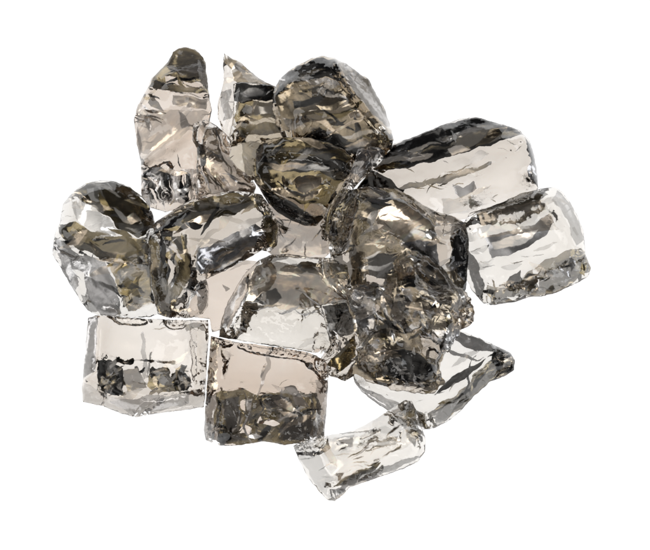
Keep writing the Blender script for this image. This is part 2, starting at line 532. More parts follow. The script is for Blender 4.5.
    sc.collection.objects.link(fo_)
    fo_.parent = o
    return o


def mosaic(region, n, size, cols, seed):
    """splinter shaped patches of painted reflection"""
    r = random.Random(seed)
    xs = [p[0] for p in region]; ys = [p[1] for p in region]
    out = []
    while len(out) < n:
        x, y = r.uniform(min(xs), max(xs)), r.uniform(min(ys), max(ys))
        if not inside(np.array([[x, y]]), region)[0]:
            continue
        a = r.uniform(0, math.pi); L_ = size * r.uniform(.5, 1.5); w_ = L_ * r.uniform(.25, .6)
        pts = []
        for k in range(r.choice((3, 4, 5))):
            t = 2 * math.pi * (k + r.uniform(-.3, .3)) / 4.5
            u, v = L_ * math.cos(t), w_ * math.sin(t)
            pts.append((x + u * math.cos(a) - v * math.sin(a), y + u * math.sin(a) + v * math.cos(a)))
        c = r.choice(cols)
        out.append(('', 0, pts) if c == '-' else (c, r.uniform(.75, 1.1), pts))
    return out


def swoosh(region, n, length, width, angle, cols, seed, spread=.35, bend=.4, op=(.85, 1.1)):
    """long curved streaks: painted reflections and fine cracks"""
    r = random.Random(seed)
    xs = [p[0] for p in region]; ys = [p[1] for p in region]
    out = []
    while len(out) < n:
        x, y = r.uniform(min(xs), max(xs)), r.uniform(min(ys), max(ys))
        if not inside(np.array([[x, y]]), region)[0]:
            continue
        L_ = length * r.uniform(.5, 1.4); w_ = width * r.uniform(.5, 1.5)
        a = math.radians(angle) + r.gauss(0, spread); b = r.gauss(0, bend)
        mid = []
        px, py = x - math.cos(a) * L_ / 2, y - math.sin(a) * L_ / 2
        for k in range(8):
            aa = a + b * (k / 7 - .5) * 2
            mid.append((px, py, aa))
            px += math.cos(aa) * L_ / 7; py += math.sin(aa) * L_ / 7
        pts = []
        for sd in (1, -1):
            for k, (mx_, my_, aa) in (enumerate(mid) if sd == 1 else reversed(list(enumerate(mid)))):
                h = w_ / 2 * math.sin(math.pi * (k + .15) / 7.3) * sd
                pts.append((mx_ - math.sin(aa) * h, my_ + math.cos(aa) * h))
        c = r.choice(cols)
        out.append(('', 0, pts) if c == '-' else (c, r.uniform(*op), pts))
    return out


chunk('glass_chunk', 'thin pointed brown glass shard sticking up behind the block with horizontal stripes', 'clear',
      [(224,53),(232,58),(240,62),(250,71),(260,79),(272,85),(274,95),(240,96),(238,120),(236,140),(228,140),(222,130),(218,118),(218,103),(222,88),(224,80),(223,68)],
      [(34,[(224,53),(230,66),(234,78),(238,84)]),(38,[(230,72),(250,78),(272,85)]),(36,[(224,84),(232,95),(233,120),(228,138)])],
      [('m',.95,[(226,56),(245,68),(266,82),(240,85),(235,80),(231,72)]),('m',.7,[(235,66),(272,86),(250,86)]),('g',.6,[(221,92),(230,90),(232,120),(224,122)])],
      rough=[[(230,66),(262,80),(240,84)],[(218,100),(230,95),(230,135),(220,130)]], rim=22, seed=3)

chunk('glass_chunk', 'tall upright glass chunk with a rounded dark brown top and grey facets at its foot', 'beige',
      [(185,47),(195,49),(203,57),(206,64),(206,72),(208,85),(210,100),(212,110),(210,118),(209,126),(204,140),(203,160),(202,180),(198,200),(190,208),(165,212),(146,206),(142,197),(141,188),(141,175),(140,160),(137,145),(135,130),(134,120),(138,105),(145,92),(152,78),(160,70),(168,62),(173,52),(179,48)],
      [(44,[(150,88),(165,92),(185,93),(207,94)]),(50,[(165,76),(178,80),(190,84),(200,86)]),(40,[(152,93),(172,104),(185,108),(205,112)]),
       (56,[(193,128),(185,134),(170,146),(155,153),(143,163)]),(40,[(195,147),(178,152),(162,165),(143,190)]),(50,[(195,147),(196,175),(195,200)]),(30,[(175,168),(176,200)]),
       (46,[(190,100),(196,118),(193,128)])],
      [('o',.95,[(148,90),(158,72),(171,50),(190,46),(206,58),(208,70),(210,94),(190,93),(165,91)]),
       ('',0,[(166,77),(180,81),(200,86),(200,90),(182,88),(168,84)]),
       ] + swoosh([(160,75),(200,60),(205,92),(155,88)],10,26,3,10,'kokm','A2') + swoosh([(142,100),(200,96),(205,125),(140,128)],9,24,2,12,'gm-','A3') + [
       ('b',.45,[(138,110),(208,112),(196,128),(150,156),(138,150)]),('m',.7,[(172,95),(206,99),(205,111),(174,105)]),('k',.8,[(186,99),(205,103),(204,106),(186,102)]),('o',.8,[(145,98),(155,97),(164,112),(150,107)]),('g',.85,[(178,112),(186,116),(190,128),(182,130)]),
       ('g',.8,[(144,118),(150,120),(152,132),(146,128)]),
       ('g',.75,[(138,130),(142,138),(142,160),(139,156)]),
       ('g',.6,[(142,172),(195,170),(196,202),(146,204)])] + mosaic([(142,174),(172,168),(174,202),(146,202)],20,7,'kgm-','A1') + [('k',1,[(143,176),(152,166),(166,170),(172,184),(168,198),(152,200)]),('g',.9,[(150,178),(160,174),(164,184),(156,192)]),('k',1,[(181,170),(192,176),(193,192),(188,202),(180,198),(178,186)])] + swoosh([(142,166),(195,160),(196,200),(146,202)],14,24,2.2,65,'gwk-','A4') + [('g',.8,[(174,170),(181,172),(180,202),(174,200)])],
      rough=[[(172,50),(200,52),(204,88),(170,80)],[(143,168),(170,165),(172,200),(148,200)],[(165,92),(195,96),(195,106),(170,100)]], rim=20, seed=5)

chunk('glass_chunk', 'dark glass block with straight horizontal grey stripes beneath the thin pointed shard', 'smoke',
      [(233,84),(240,82),(272,85),(285,90),(295,110),(295,140),(285,150),(264,147),(258,160),(256,180),(246,180),(236,168),(228,155),(228,140),(232,125),(234,100)],
      [(50,[(235,102),(255,101),(278,102)]),(54,[(234,124),(250,121),(282,118)]),(48,[(240,137),(260,138),(287,139)]),(40,[(240,137),(246,155),(252,176)])],
      [('k',1.1,[(235,84),(273,86),(276,101),(235,102)]),('o',.85,[(236,103),(278,103),(282,118),(236,123)]),('g',.5,[(250,108),(278,106),(280,114),(255,116)]),
       ('o',.85,[(236,126),(286,122),(286,135),(240,135)]),('o',.6,[(241,141),(260,143),(256,176),(246,174)])],
      rough=[[(238,140),(262,142),(256,176),(244,172)],[(240,120),(280,118),(284,136),(240,136)]], rim=24, seed=7)

chunk('glass_chunk', 'beige flared glass shard with fanned ripples, leaning on the tall dark-topped chunk', 'beige',
      [(193,124),(200,121),(207,120),(215,125),(224,132),(231,140),(231,150),(229,157),(236,166),(243,172),(252,178),(256,186),(254,194),(240,202),(215,208),(200,210),(196,200),(197,180),(197,160),(197,148),(192,140)],
      [(58,[(207,124),(208,140),(214,160),(225,172),(240,184),(252,190)]),(46,[(208,140),(203,165),(202,200)]),(40,[(222,134),(222,150),(229,160)])],
      [('b',.55,[(197,124),(222,132),(231,152),(250,186),(206,196),(206,140)]),('k',.95,[(199,146),(206,148),(206,165),(202,167),(199,156)]),('g',.6,[(228,185),(240,190),(236,200),(215,205),(205,200),(215,192)]),] + swoosh([(208,126),(228,140),(230,160),(250,186),(206,190)],14,26,1.8,55,'bmg','B1') + [('b',.7,[(223,155),(230,160),(240,172),(232,172)])],
      rough=[[(208,160),(228,165),(250,186),(215,200)],[(192,124),(200,122),(200,132),(193,136)]], rim=26, seed=9, thick=12)

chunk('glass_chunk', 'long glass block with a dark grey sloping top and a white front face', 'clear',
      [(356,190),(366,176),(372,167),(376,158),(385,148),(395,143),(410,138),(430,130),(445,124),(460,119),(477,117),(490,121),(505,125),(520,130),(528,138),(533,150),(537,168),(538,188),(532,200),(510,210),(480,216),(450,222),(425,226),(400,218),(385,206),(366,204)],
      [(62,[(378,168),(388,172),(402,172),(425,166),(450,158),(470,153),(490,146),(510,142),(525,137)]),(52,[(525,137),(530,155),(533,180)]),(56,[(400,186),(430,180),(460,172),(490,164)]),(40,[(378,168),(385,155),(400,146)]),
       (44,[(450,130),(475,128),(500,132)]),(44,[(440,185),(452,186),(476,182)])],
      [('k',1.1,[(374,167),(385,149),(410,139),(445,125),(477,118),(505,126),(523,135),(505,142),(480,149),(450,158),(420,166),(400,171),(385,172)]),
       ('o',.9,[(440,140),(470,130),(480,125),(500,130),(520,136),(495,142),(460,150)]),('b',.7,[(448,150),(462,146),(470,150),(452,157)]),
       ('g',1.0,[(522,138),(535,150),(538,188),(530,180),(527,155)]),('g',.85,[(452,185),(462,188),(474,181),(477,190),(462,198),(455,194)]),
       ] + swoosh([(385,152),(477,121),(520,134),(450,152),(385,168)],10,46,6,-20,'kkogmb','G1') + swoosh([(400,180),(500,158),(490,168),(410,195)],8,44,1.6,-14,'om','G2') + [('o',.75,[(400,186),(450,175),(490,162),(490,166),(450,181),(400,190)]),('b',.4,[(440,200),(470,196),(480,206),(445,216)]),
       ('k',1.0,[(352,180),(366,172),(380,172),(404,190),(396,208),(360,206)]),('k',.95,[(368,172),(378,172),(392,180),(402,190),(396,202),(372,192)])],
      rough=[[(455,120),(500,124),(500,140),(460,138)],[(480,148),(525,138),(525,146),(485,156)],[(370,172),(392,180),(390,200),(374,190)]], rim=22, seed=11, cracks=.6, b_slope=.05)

chunk('glass_chunk', 'squarish white glass block with a grey oval hollow in its face', 'pale',
      [(462,225),(470,213),(490,207),(505,201),(520,194),(535,190),(545,188),(555,187),(562,192),(570,202),(577,215),(583,230),(585,245),(586,255),(591,268),(588,277),(575,284),(558,292),(545,296),(530,297),(515,302),(500,304),(487,306),(480,300),(472,290),(466,278),(462,250)],
      [(44,[(472,222),(480,245),(486,270),(488,290),(487,305)]),(58,[(480,214),(500,212),(530,204),(548,197),(555,205),(565,225),(572,245)]),(50,[(486,282),(510,286),(530,273),(545,262),(560,257),(583,250)]),
       (44,[(484,236),(510,231),(535,224),(548,214),(554,222),(545,235),(530,246),(510,254),(492,258),(484,236)])],
      [('o',.68,[(487,286),(510,289),(528,273),(545,262),(570,249),(586,252),(591,270),(560,290),(520,300),(490,304)]),
       ('k',.72,[(555,262),(586,254),(588,272),(565,282)])] + mosaic([(487,288),(530,276),(586,252),(591,270),(560,290),(490,304)],26,8.5,'kkoogm-','H1') + [
       ('g',.95,[(484,238),(510,231),(535,224),(548,214),(555,221),(546,235),(530,247),(510,255),(492,259)]),('b',.6,[(492,243),(515,236),(538,230),(533,239),(512,248),(494,250)]),
       ('o',.68,[(520,195),(535,190),(548,196),(535,204),(512,209),(482,215),(470,219),(500,204)]),
       ('g',.5,[(556,190),(572,206),(584,240),(574,248),(566,222),(552,202)]),('b',.3,[(480,214),(545,200),(560,230),(500,236),(480,240)]),('g',.85,[(463,245),(476,258),(485,285),(484,302),(474,288)])],
      rough=[[(487,288),(530,275),(586,252),(591,270),(560,290),(490,304)],[(478,212),(535,192),(545,198),(500,210)]], rim=22, seed=13, b_slope=.05)

chunk('glass_chunk', 'large rounded dark glass chunk with a swirled face and one clear sloping flank', 'smoke',
      [(273,92),(279,80),(290,70),(300,64),(312,58),(323,56),(335,58),(350,66),(360,74),(370,80),(372,86),(378,97),(385,110),(390,125),(394,140),(390,152),(375,162),(355,167),(330,162),(300,150),(285,142),(276,125),(272,108)],
      [(80,[(335,58),(340,75),(352,92),(362,108),(380,124),(390,142)]),(70,[(285,84),(300,86),(318,80),(340,78)]),(58,[(290,102),(308,98),(325,97),(345,90)]),(66,[(296,122),(320,122),(350,112),(362,108)]),
       (72,[(300,136),(318,126),(340,116),(355,112)]),(48,[(303,138),(325,142),(350,150),(370,156)])],
      [('m',.75,[(280,118),(300,118),(350,106),(380,118),(340,120),(300,134),(284,130)]),('m',1.1,[(300,136),(320,125),(350,113),(370,118),(392,140),(376,156),(350,150),(325,140)]),('b',.9,[(345,114),(360,110),(368,116),(350,120)]),
       ('k',1.1,[(302,136),(318,127),(335,134),(368,150),(350,156),(320,150)]),
       ('k',1.0,[(276,95),(282,82),(300,66),(322,58),(336,62),(340,76),(318,79),(300,85),(284,92)]),
       ('g',.8,[(288,86),(318,80),(340,80),(342,84),(318,84),(292,90)]),
       ('m',1.0,[(275,98),(290,90),(342,84),(356,104),(325,112),(300,118),(282,120)]),('b',.6,[(320,106),(345,95),(350,106),(330,112)])] + swoosh([(280,85),(320,66),(345,85),(355,104),(300,116),(280,118)],11,44,7,-10,'kkomgo','E1') + swoosh([(300,130),(350,114),(388,140),(370,152)],6,34,5,20,'kob','E2') + [
       ('k',1.1,[(293,102),(325,97),(318,104),(296,109)]),('g',.55,[(282,120),(300,118),(318,118),(300,128),(290,132)]),
       ('g',.8,[(334,58),(350,66),(372,84),(392,130),(380,124),(362,106),(346,86)]),('g',.5,[(345,75),(362,86),(380,112),(372,112),(356,95)])],
      rough=[[(284,84),(320,70),(340,80),(350,104),(310,100)],[(340,78),(350,80),(366,104),(356,104)]], rim=30, seed=17, lift=8, thick=16)

chunk('glass_chunk', 'pale beige cracked glass piece showing beneath the arched chunk and the domed one', 'beige',
      [(268,190),(285,200),(300,205),(330,212),(334,250),(315,266),(285,266),(268,252),(268,225)],
      [(32,[(275,222),(290,232),(310,235),(330,245)]),(34,[(290,232),(285,250)])],
      [('b',.5,[(268,190),(332,212),(334,250),(285,266),(268,252)])] + swoosh([(272,215),(330,225),(330,250),(280,258)],12,18,1.4,30,'okg','T1',.6) + [('g',.5,[(278,235),(292,240),(300,252),(280,250)])], rough=[[(276,230),(310,236),(310,255),(280,252)]], rim=22, seed=19)

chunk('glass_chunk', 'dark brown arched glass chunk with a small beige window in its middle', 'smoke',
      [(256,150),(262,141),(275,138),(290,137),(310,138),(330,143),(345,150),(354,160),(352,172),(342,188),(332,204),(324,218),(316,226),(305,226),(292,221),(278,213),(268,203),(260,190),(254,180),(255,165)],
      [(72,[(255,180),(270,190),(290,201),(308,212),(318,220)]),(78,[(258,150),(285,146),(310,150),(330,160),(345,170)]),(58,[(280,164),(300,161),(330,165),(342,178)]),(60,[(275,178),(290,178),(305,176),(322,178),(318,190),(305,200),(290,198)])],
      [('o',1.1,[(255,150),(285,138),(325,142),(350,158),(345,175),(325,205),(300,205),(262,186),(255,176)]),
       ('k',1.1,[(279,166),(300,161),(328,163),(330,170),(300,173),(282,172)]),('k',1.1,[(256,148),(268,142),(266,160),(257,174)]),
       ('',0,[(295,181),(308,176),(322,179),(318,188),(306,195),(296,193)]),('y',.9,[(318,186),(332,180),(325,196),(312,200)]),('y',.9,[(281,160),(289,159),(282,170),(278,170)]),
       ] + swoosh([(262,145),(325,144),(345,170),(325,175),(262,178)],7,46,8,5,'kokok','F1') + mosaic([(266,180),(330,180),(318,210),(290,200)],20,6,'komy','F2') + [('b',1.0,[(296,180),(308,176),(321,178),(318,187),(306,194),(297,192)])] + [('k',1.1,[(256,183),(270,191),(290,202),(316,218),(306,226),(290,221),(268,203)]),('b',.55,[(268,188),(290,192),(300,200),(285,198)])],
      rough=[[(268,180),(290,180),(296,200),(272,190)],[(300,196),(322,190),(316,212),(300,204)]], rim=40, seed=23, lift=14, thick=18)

chunk('glass_chunk', 'narrow grey glass sliver wedged between the dark arched chunk and the smooth brown one', 'clear',
      [(358,149),(372,146),(385,150),(384,160),(375,168),(364,178),(354,188),(347,200),(342,222),(336,244),(322,240),(320,226),(328,207),(341,188),(350,172),(355,160)],
      [(92,[(357,150),(352,172),(345,188),(335,210),(326,232)]),(84,[(372,150),(368,165),(352,184)])],
      [('g',.6,[(357,150),(383,152),(372,166),(350,184),(352,170)]),('o',.75,[(342,190),(350,190),(338,225),(326,236),(326,220)])],
      rough=[[(330,205),(345,200),(334,240),(322,235)]], rim=60, seed=29, lift=12, thick=9)

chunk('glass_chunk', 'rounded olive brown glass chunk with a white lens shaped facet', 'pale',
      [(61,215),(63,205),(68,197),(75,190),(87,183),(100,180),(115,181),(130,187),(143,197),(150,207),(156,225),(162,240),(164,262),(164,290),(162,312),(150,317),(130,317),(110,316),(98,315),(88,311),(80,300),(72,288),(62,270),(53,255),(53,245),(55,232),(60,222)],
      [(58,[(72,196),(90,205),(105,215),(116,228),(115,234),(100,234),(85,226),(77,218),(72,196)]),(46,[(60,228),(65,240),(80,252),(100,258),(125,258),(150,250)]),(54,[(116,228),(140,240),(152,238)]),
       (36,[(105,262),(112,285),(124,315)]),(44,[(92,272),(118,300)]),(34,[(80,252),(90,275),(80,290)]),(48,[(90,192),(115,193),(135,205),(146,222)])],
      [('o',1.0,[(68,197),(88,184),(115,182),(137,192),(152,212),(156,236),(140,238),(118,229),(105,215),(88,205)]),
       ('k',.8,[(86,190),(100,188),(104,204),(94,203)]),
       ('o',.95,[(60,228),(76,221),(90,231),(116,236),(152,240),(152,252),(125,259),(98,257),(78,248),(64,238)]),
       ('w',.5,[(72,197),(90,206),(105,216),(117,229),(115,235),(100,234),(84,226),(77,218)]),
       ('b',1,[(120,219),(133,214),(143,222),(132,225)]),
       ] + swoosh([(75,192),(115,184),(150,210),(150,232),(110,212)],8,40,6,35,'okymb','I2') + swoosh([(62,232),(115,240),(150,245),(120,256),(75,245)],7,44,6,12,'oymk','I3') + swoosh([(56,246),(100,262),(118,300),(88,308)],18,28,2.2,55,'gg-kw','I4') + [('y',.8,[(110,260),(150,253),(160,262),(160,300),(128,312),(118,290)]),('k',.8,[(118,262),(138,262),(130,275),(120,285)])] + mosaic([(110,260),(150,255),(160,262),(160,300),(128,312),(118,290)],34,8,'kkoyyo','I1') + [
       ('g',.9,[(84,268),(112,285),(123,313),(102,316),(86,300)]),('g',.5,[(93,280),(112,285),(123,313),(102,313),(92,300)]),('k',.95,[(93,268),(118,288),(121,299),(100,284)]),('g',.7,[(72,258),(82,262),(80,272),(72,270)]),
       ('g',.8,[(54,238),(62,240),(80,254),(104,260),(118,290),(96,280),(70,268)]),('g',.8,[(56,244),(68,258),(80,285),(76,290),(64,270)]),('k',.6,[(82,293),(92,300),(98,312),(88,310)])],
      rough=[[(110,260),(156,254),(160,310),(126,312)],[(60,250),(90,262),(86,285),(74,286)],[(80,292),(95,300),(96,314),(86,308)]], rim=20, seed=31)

chunk('glass_chunk', 'pale flat slab of glass above the gap between the two square blocks', 'beige',
      [(195,285),(215,272),(245,260),(262,262),(262,285),(248,305),(228,328),(212,332),(210,319),(192,317),(188,305)],
      [(34,[(210,290),(225,300),(240,300)])],
      [('k',.6,[(222,284),(230,290),(226,292)])], rim=26, seed=37, cracks=.5, f_slope=.05, b_slope=.03)

chunk('glass_chunk', 'angular glass chunk with a curved dark top edge and a grey sloping band', 'clear',
      [(146,232),(158,220),(175,210),(190,200),(210,194),(230,191),(250,192),(262,195),(268,204),(275,215),(279,228),(277,245),(270,252),(262,250),(240,263),(220,273),(206,279),(209,290),(208,305),(203,314),(190,318),(170,318),(158,314),(154,300),(150,285),(149,265),(147,245)],
      [(64,[(150,235),(170,232),(188,233),(215,222),(240,215),(262,207),(268,204)]),(50,[(165,217),(185,207),(215,201),(245,198)]),(70,[(188,233),(193,255),(196,275)]),(56,[(196,275),(182,300),(175,318)]),(52,[(264,207),(268,225),(266,245)]),(58,[(195,262),(215,240),(235,235),(255,228)]),(48,[(160,237),(168,260),(165,290),(164,318)])],
      [('o',.95,[(160,222),(190,204),(225,195),(262,197),(265,205),(240,213),(215,220),(185,230),(165,232)]),('k',.95,[(195,214),(225,206),(250,204),(245,211),(215,219)]),
       ('g',1.0,[(195,252),(215,243),(240,232),(255,225),(263,233),(250,250),(225,268),(200,274),(194,265)]),
       ('o',.95,[(264,206),(277,226),(276,246),(268,247),(262,225)]),
       ('o',.85,[(149,238),(186,236),(192,272),(178,300),(165,316),(157,310),(151,270)]),('g',.8,[(152,238),(170,240),(180,250),(165,252)]),('k',.9,[(172,236),(187,236),(190,256),(178,250)]),
       ('',0,[(186,228),(230,218),(228,234),(208,246),(192,246)]),
       ] + swoosh([(165,222),(190,206),(260,198),(262,206),(190,228)],8,40,5.5,-14,'kokmb','J1') + swoosh([(200,262),(255,232),(258,240),(210,268)],4,36,3.5,-24,'gbm','J2') + swoosh([(152,245),(186,240),(190,275),(160,310)],8,36,5,80,'kgom-','J3') + [('k',.7,[(198,280),(207,290),(206,305),(200,314),(196,300)])],
      rough=[[(184,290),(206,286),(206,314),(176,318)],[(150,240),(164,240),(168,315),(156,310)]], rim=24, seed=41, lift=10, thick=14)

chunk('glass_chunk', 'smooth brown glass chunk with a dark upright side face, behind the splintered lump', 'clear',
      [(328,240),(332,218),(340,202),(350,190),(370,186),(395,188),(410,196),(425,206),(440,213),(455,217),(466,224),(469,240),(468,265),(466,290),(455,302),(430,302),(400,302),(370,296),(350,288),(338,280),(331,262)],
      [(88,[(352,190),(375,203),(400,200),(420,210),(432,225),(440,238)]),(78,[(375,220),(385,230),(410,240),(430,240),(440,236)]),(70,[(372,225),(370,255)]),(74,[(440,238),(450,226),(466,226)]),(70,[(451,226),(452,250),(447,280)]),(64,[(355,215),(362,250),(365,280)])],
      [('m',1.1,[(330,240),(334,214),(352,188),(395,190),(440,214),(467,224),(468,292),(455,300),(370,296),(336,276)]),('o',.8,[(335,212),(352,192),(395,189),(412,198),(432,212),(440,234),(430,226),(410,202),(395,200),(375,204),(350,218)]),
       ('b',1.0,[(380,210),(400,202),(418,211),(432,226),(430,240),(410,242),(385,234),(375,222)]),('o',.85,[(358,216),(373,220),(371,252),(358,252)]),
       ('o',.8,[(375,230),(405,242),(402,252),(374,254)]),('k',.95,[(368,256),(402,252),(396,272),(378,284),(368,276)]),
       ('k',1.0,[(457,226),(469,230),(468,286),(456,275),(450,252)]),('k',.75,[(337,218),(356,212),(350,250),(334,252)]),('b',.8,[(434,214),(456,219),(449,240),(436,235)]),
       ('o',.7,[(332,252),(352,256),(352,284),(338,278)]),('g',1.0,[(400,242),(440,240),(446,270),(410,256)]),('',0,[(366,276),(384,279),(380,288),(366,285)]),('',0,[(434,228),(450,226),(450,262),(440,268)])] + swoosh([(350,192),(420,204),(440,236),(380,206),(345,215)],8,34,6,22,'kogb','M1') + mosaic([(335,214),(356,210),(352,256),(334,255)],16,8,'kkgm-','M2') + swoosh([(372,230),(404,242),(400,254),(372,254)],9,18,3,10,'kmb','M3') + [('b',1.0,[(382,210),(400,203),(416,210),(430,225),(428,238),(410,240),(388,232),(378,221)]),('b',.9,[(400,250),(412,254),(402,262)]),('m',1.0,[(384,204),(402,200),(410,204),(396,207)])] + swoosh([(382,212),(428,224),(426,236),(386,228)],4,16,1.4,20,'om','M4',.2,.2),
      rough=[[(336,212),(358,208),(354,256),(334,252)],[(374,228),(402,240),(400,254),(372,252)],[(358,216),(372,220),(370,252),(358,252)]], rim=40, seed=43, lift=12, thick=16)

chunk('glass_chunk', 'domed glass chunk with a beige brown cap and white curved lower half', 'pale',
      [(219,337),(221,322),(227,303),(237,286),(245,273),(258,261),(270,255),(290,254),(310,257),(330,258),(347,265),(352,290),(347,310),(336,325),(336,352),(320,354),(295,349),(260,344),(225,338)],
      [(58,[(250,285),(256,270),(275,263),(300,262),(325,266),(345,275)]),(64,[(248,302),(270,308),(295,311),(322,312),(334,322)]),(46,[(226,338),(236,305),(248,286)]),(60,[(322,312),(318,330),(322,348)])],
      [('b',.8,[(257,268),(275,264),(320,268),(347,275),(347,303),(318,307),(290,311),(270,306),(247,301),(250,285)]),('k',.95,[(264,292),(276,289),(282,300),(270,307),(254,303)]),('o',.8,[(322,262),(347,266),(346,280),(326,276)]),
       ('g',.7,[(262,258),(290,256),(285,262),(262,266)]),('o',.7,[(330,302),(347,300),(342,315),(332,318)]),] + swoosh([(262,264),(340,268),(340,282),(262,276)],6,30,4,3,'ombb','L1') + swoosh([(256,300),(330,302),(330,314),(262,310)],7,34,1.8,3,'gm','L2') + [('g',.6,[(224,312),(232,300),(246,278),(250,282),(238,300),(226,330)])],
      rough=[[(256,268),(272,264),(270,282),(256,284)],[(300,300),(345,300),(335,345),(312,345)],[(310,258),(346,266),(345,285),(320,272)]], rim=26, seed=47, lift=8, cracks=.25, grain=0, thick=14, b_slope=.04)

chunk('glass_chunk', 'kite shaped pointed glass wedge with white face and dark edge under the splintered lump', 'pale',
      [(440,326),(465,332),(480,338),(497,346),(510,352),(515,360),(514,370),(507,375),(490,382),(475,395),(462,410),(450,420),(435,428),(420,430),(405,422),(390,412),(375,402),(362,392),(354,382),(352,366),(380,346),(420,332)],
      [(40,[(360,378),(380,388),(410,396),(432,393),(455,380),(480,366),(510,354)]),(46,[(425,412),(450,395),(480,372),(500,356)]),(36,[(448,350),(470,357),(495,350)]),(34,[(425,412),(432,428)])],
      [('o',.8,[(427,412),(455,394),(480,370),(500,356),(514,358),(513,371),(487,384),(460,409),(433,428)]),('g',.7,[(356,384),(380,393),(402,404),(388,410),(365,396)]),
       ('k',.95,[(434,396),(455,386),(478,369),(494,352),(505,352),(480,362),(455,376),(438,390)]),('g',.9,[(452,330),(500,348),(494,353),(475,352),(450,340)]),
       ] + swoosh([(430,410),(500,356),(510,368),(450,415)],12,38,4,-38,'kokm','R1') + [('k',1,[(492,350),(505,350),(515,358),(512,371),(500,375),(492,364)]),('m',.8,[(503,356),(511,358),(509,366),(502,366)]),('o',.75,[(404,404),(425,412),(430,428),(410,424)]),('g',.7,[(430,414),(458,398),(450,415),(436,426)]),('k',.8,[(448,350),(470,358),(480,360),(470,361),(450,354)])],
      rough=[[(490,345),(515,356),(512,372),(490,375)],[(404,404),(425,412),(430,428),(410,424)]], rim=14, seed=53, b_slope=.04)

chunk('glass_chunk', 'small splintered glass piece with a golden facet between the domed chunk and splintered lump', 'clear',
      [(320,305),(345,300),(360,315),(362,350),(354,376),(345,381),(330,376),(318,362),(330,345),(326,325)],
      [(70,[(328,318),(345,325),(355,350)]),(66,[(330,366),(345,346),(353,330)])],
      [('k',.9,[(323,307),(345,303),(358,328),(342,338),(330,328)]),('y',1.0,[(328,364),(344,347),(353,334),(354,356),(340,372)])],
      rough=[[(322,305),(345,302),(358,330),(336,340)]], rim=34, seed=59)

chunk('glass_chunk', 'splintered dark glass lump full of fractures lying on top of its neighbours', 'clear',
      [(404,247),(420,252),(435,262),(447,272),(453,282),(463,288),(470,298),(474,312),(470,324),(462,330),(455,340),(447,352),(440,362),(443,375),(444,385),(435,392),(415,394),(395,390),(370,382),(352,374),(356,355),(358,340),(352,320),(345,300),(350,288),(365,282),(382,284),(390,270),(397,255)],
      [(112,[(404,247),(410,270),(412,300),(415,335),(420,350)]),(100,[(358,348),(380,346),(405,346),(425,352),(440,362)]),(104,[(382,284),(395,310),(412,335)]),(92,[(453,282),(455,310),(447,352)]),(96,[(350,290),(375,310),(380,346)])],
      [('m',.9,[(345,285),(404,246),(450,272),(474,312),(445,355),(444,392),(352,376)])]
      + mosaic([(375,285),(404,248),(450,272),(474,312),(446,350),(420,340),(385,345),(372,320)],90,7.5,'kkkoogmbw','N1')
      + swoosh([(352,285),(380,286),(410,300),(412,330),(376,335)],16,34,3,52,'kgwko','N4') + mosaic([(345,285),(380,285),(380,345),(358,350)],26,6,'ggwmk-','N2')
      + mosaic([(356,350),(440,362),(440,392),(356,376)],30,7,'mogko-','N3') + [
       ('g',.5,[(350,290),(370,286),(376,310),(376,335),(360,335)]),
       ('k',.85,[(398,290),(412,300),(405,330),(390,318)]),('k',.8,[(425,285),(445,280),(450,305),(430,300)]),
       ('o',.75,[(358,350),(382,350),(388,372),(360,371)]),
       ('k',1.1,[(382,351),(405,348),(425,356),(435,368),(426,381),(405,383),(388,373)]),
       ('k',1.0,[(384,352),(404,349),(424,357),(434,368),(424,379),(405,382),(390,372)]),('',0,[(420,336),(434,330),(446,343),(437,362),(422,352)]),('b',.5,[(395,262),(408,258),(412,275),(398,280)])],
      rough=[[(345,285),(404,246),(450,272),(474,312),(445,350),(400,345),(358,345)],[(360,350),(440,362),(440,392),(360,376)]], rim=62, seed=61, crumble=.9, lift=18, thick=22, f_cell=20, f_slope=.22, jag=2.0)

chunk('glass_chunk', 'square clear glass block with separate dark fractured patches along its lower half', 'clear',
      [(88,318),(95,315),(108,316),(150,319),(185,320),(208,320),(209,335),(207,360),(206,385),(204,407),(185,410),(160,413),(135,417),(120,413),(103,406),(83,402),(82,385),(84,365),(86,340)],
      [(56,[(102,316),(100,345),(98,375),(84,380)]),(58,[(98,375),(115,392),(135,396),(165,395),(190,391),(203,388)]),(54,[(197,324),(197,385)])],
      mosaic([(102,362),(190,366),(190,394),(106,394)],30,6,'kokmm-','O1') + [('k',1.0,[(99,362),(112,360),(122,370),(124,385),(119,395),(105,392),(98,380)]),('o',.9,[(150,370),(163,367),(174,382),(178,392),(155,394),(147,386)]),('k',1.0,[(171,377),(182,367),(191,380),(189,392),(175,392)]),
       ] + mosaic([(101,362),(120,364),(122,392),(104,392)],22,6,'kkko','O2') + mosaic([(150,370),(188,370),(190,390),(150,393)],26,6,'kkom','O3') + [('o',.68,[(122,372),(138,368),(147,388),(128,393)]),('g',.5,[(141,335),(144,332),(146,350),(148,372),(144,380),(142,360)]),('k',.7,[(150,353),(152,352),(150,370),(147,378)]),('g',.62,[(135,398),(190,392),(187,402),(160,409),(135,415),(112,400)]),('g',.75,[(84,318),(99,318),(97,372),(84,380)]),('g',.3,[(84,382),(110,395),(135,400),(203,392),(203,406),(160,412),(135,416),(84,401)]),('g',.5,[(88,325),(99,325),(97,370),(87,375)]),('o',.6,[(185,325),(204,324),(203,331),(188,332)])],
      rough=[[(98,362),(124,368),(190,368),(192,394),(110,394)],[(190,326),(205,326),(204,390),(192,390)]], rim=24, seed=67, cracks=.4, f_slope=.07, b_slope=.04, thick=16)

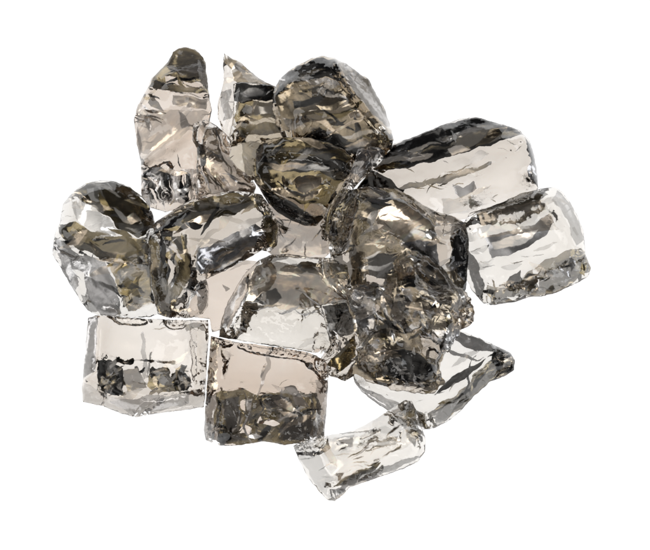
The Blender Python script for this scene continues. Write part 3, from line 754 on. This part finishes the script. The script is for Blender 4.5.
chunk('glass_chunk', 'square beige glass block with a fully dark lower half', 'beige',
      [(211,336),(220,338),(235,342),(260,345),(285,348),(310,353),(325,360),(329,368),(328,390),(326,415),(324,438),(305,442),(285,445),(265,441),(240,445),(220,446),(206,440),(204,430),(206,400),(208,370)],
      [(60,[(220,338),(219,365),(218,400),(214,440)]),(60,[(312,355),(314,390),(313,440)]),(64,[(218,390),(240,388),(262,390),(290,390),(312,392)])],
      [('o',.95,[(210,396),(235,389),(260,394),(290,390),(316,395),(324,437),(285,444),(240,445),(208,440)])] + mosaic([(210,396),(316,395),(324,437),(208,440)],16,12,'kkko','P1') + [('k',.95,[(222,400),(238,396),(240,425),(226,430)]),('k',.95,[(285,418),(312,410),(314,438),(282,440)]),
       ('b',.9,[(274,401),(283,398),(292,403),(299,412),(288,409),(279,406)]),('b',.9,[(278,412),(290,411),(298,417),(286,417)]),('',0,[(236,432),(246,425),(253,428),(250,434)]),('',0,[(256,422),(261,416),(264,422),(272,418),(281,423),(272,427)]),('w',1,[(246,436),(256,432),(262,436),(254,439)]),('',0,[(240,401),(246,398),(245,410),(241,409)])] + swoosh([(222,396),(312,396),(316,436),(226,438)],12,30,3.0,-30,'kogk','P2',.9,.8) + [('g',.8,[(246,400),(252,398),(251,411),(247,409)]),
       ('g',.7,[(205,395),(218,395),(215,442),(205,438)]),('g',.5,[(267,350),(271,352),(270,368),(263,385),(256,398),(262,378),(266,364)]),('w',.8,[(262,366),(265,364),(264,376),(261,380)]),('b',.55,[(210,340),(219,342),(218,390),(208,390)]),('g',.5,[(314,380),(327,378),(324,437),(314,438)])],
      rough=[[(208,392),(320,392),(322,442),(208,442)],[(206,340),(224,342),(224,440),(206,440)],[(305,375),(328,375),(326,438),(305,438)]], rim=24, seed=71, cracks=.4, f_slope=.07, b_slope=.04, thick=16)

chunk('glass_chunk', 'small silvery white glass chunk with a flat cut end, lying apart at the bottom edge', 'pale',
      [(293,446),(300,442),(315,438),(335,434),(352,431),(365,425),(380,416),(395,406),(406,400),(412,401),(417,412),(422,428),(426,440),(425,452),(418,462),(405,468),(385,475),(365,482),(350,487),(343,495),(335,501),(328,500),(318,490),(308,478),(300,462)],
      [(40,[(313,441),(322,455),(329,470),(331,485),(333,500)]),(50,[(313,441),(340,440),(370,436),(395,425),(408,412),(410,402)]),(44,[(331,483),(355,470),(380,460),(410,450),(420,435)]),(48,[(410,402),(405,425),(412,450)])],
      [('b',.2,[(315,442),(400,404),(418,440),(335,482)]),('g',.3,[(294,447),(313,442),(330,475),(332,499),(318,488)]),('o',.95,[(333,484),(345,476),(365,467),(380,462),(372,475),(350,485)]),('g',.8,[(332,488),(347,484),(341,497),(333,500)]),('o',.66,[(392,412),(410,402),(419,430),(413,448),(403,430)]),
       ] + swoosh([(318,444),(395,430),(412,450),(335,480)],10,20,1.8,-20,'mgo','Q1',.25,.15) + [('g',.7,[(336,440),(356,436),(352,448),(342,452),(348,446)]),('o',.75,[(376,441),(398,436),(395,445),(378,447)]),('g',.6,[(352,486),(400,466),(423,455),(405,458),(362,474)]),('b',.55,[(320,444),(332,446),(338,468),(330,464)])],
      rough=[[(333,484),(380,460),(372,478),(340,496)],[(335,438),(395,425),(400,446),(345,452)],[(392,412),(410,402),(424,440),(412,455)]], rim=18, seed=73)


# ------------------------------------------------------------------ the light table
def plain(name, size, z, mat, thick):
    me = bpy.data.meshes.new(name)
    s = size / 2
    v = [(x, y, zz) for zz in (z - thick, z) for x, y in ((-s, -s), (s, -s), (s, s), (-s, s))]
    f = [(4, 5, 6, 7), (3, 2, 1, 0), (0, 1, 5, 4), (1, 2, 6, 5), (2, 3, 7, 6), (3, 0, 4, 7)]
    me.from_pydata(v, [], f)
    me.materials.append(mat)
    o = bpy.data.objects.new(name, me)
    sc.collection.objects.link(o)
    o['kind'] = 'structure'
    return o


m, nt, N, L = new_mat('backlit_white_acrylic')
out = N.new('ShaderNodeOutputMaterial')
p = N.new('ShaderNodeBsdfPrincipled')
p.inputs['Base Color'].default_value = (0.5, 0.5, 0.5, 1)
p.inputs['Roughness'].default_value = 0.5
p.inputs['Emission Color'].default_value = (1, 1, 1, 1)
p.inputs['Emission Strength'].default_value = 1.0
L.new(p.outputs[0], out.inputs['Surface'])
plain('white_backlit_surface', 1.4, 0.0, m, 0.02)

# ------------------------------------------------------------------ studio light
w = bpy.data.worlds.new('World')
sc.world = w
w.use_nodes = True
WN, WL = w.node_tree.nodes, w.node_tree.links
bg = WN['Background']
wt = WN.new('ShaderNodeTexCoord')
wx = WN.new('ShaderNodeSeparateXYZ')
wr = WN.new('ShaderNodeValToRGB')           # gradient shaped for reflections: bright overhead, dark at the sides
wr.color_ramp.elements[0].position = 0.50; wr.color_ramp.elements[0].color = (.05, .05, .052, 1)
wr.color_ramp.elements[1].position = 0.93; wr.color_ramp.elements[1].color = (.85, .83, .80, 1)
we = wr.color_ramp.elements.new(0.76); we.color = (.135, .132, .129, 1)
WL.new(wt.outputs['Generated'], wx.inputs[0]); WL.new(wx.outputs['Z'], wr.inputs['Fac'])
WL.new(wr.outputs['Color'], bg.inputs['Color'])
bg.inputs['Strength'].default_value = 1.0


def softbox(name, loc, target, sx, sy, power, col=(1, 1, 1)):
    l = bpy.data.lights.new(name, 'AREA')
    l.shape = 'RECTANGLE'; l.size = sx; l.size_y = sy
    l.energy = power; l.color = col
    o = bpy.data.objects.new(name, l)
    o.location = loc
    d = Vector(target) - Vector(loc)
    o.rotation_euler = d.to_track_quat('-Z', 'Y').to_euler()
    sc.collection.objects.link(o)
    return o


softbox('softbox', (-1.3, 1.2, 1.5), (0, 0, 0), 1.3, 1.0, 10, (1, .99, .97))
softbox('strip_light', (1.6, 0.2, 1.0), (0, 0, 0), 0.5, 1.3, 6, (.93, .96, 1))
softbox('front_softbox', (-0.3, -1.7, 1.3), (0, 0, 0), 1.1, 0.5, 6, (1, .97, .93))

sc.view_settings.view_transform = 'Standard'
sc.view_settings.look = 'None'
sc.view_settings.exposure = 0
sc.view_settings.gamma = 1
cy_ = sc.cycles
cy_.max_bounces = 28
cy_.transmission_bounces = 28
cy_.glossy_bounces = 16
cy_.diffuse_bounces = 2
cy_.transparent_max_bounces = 16
cy_.caustics_refractive = True
cy_.caustics_reflective = True
cy_.use_denoising = True
cy_.sample_clamp_indirect = 6
sc.cycles.blur_glossy = 0.2
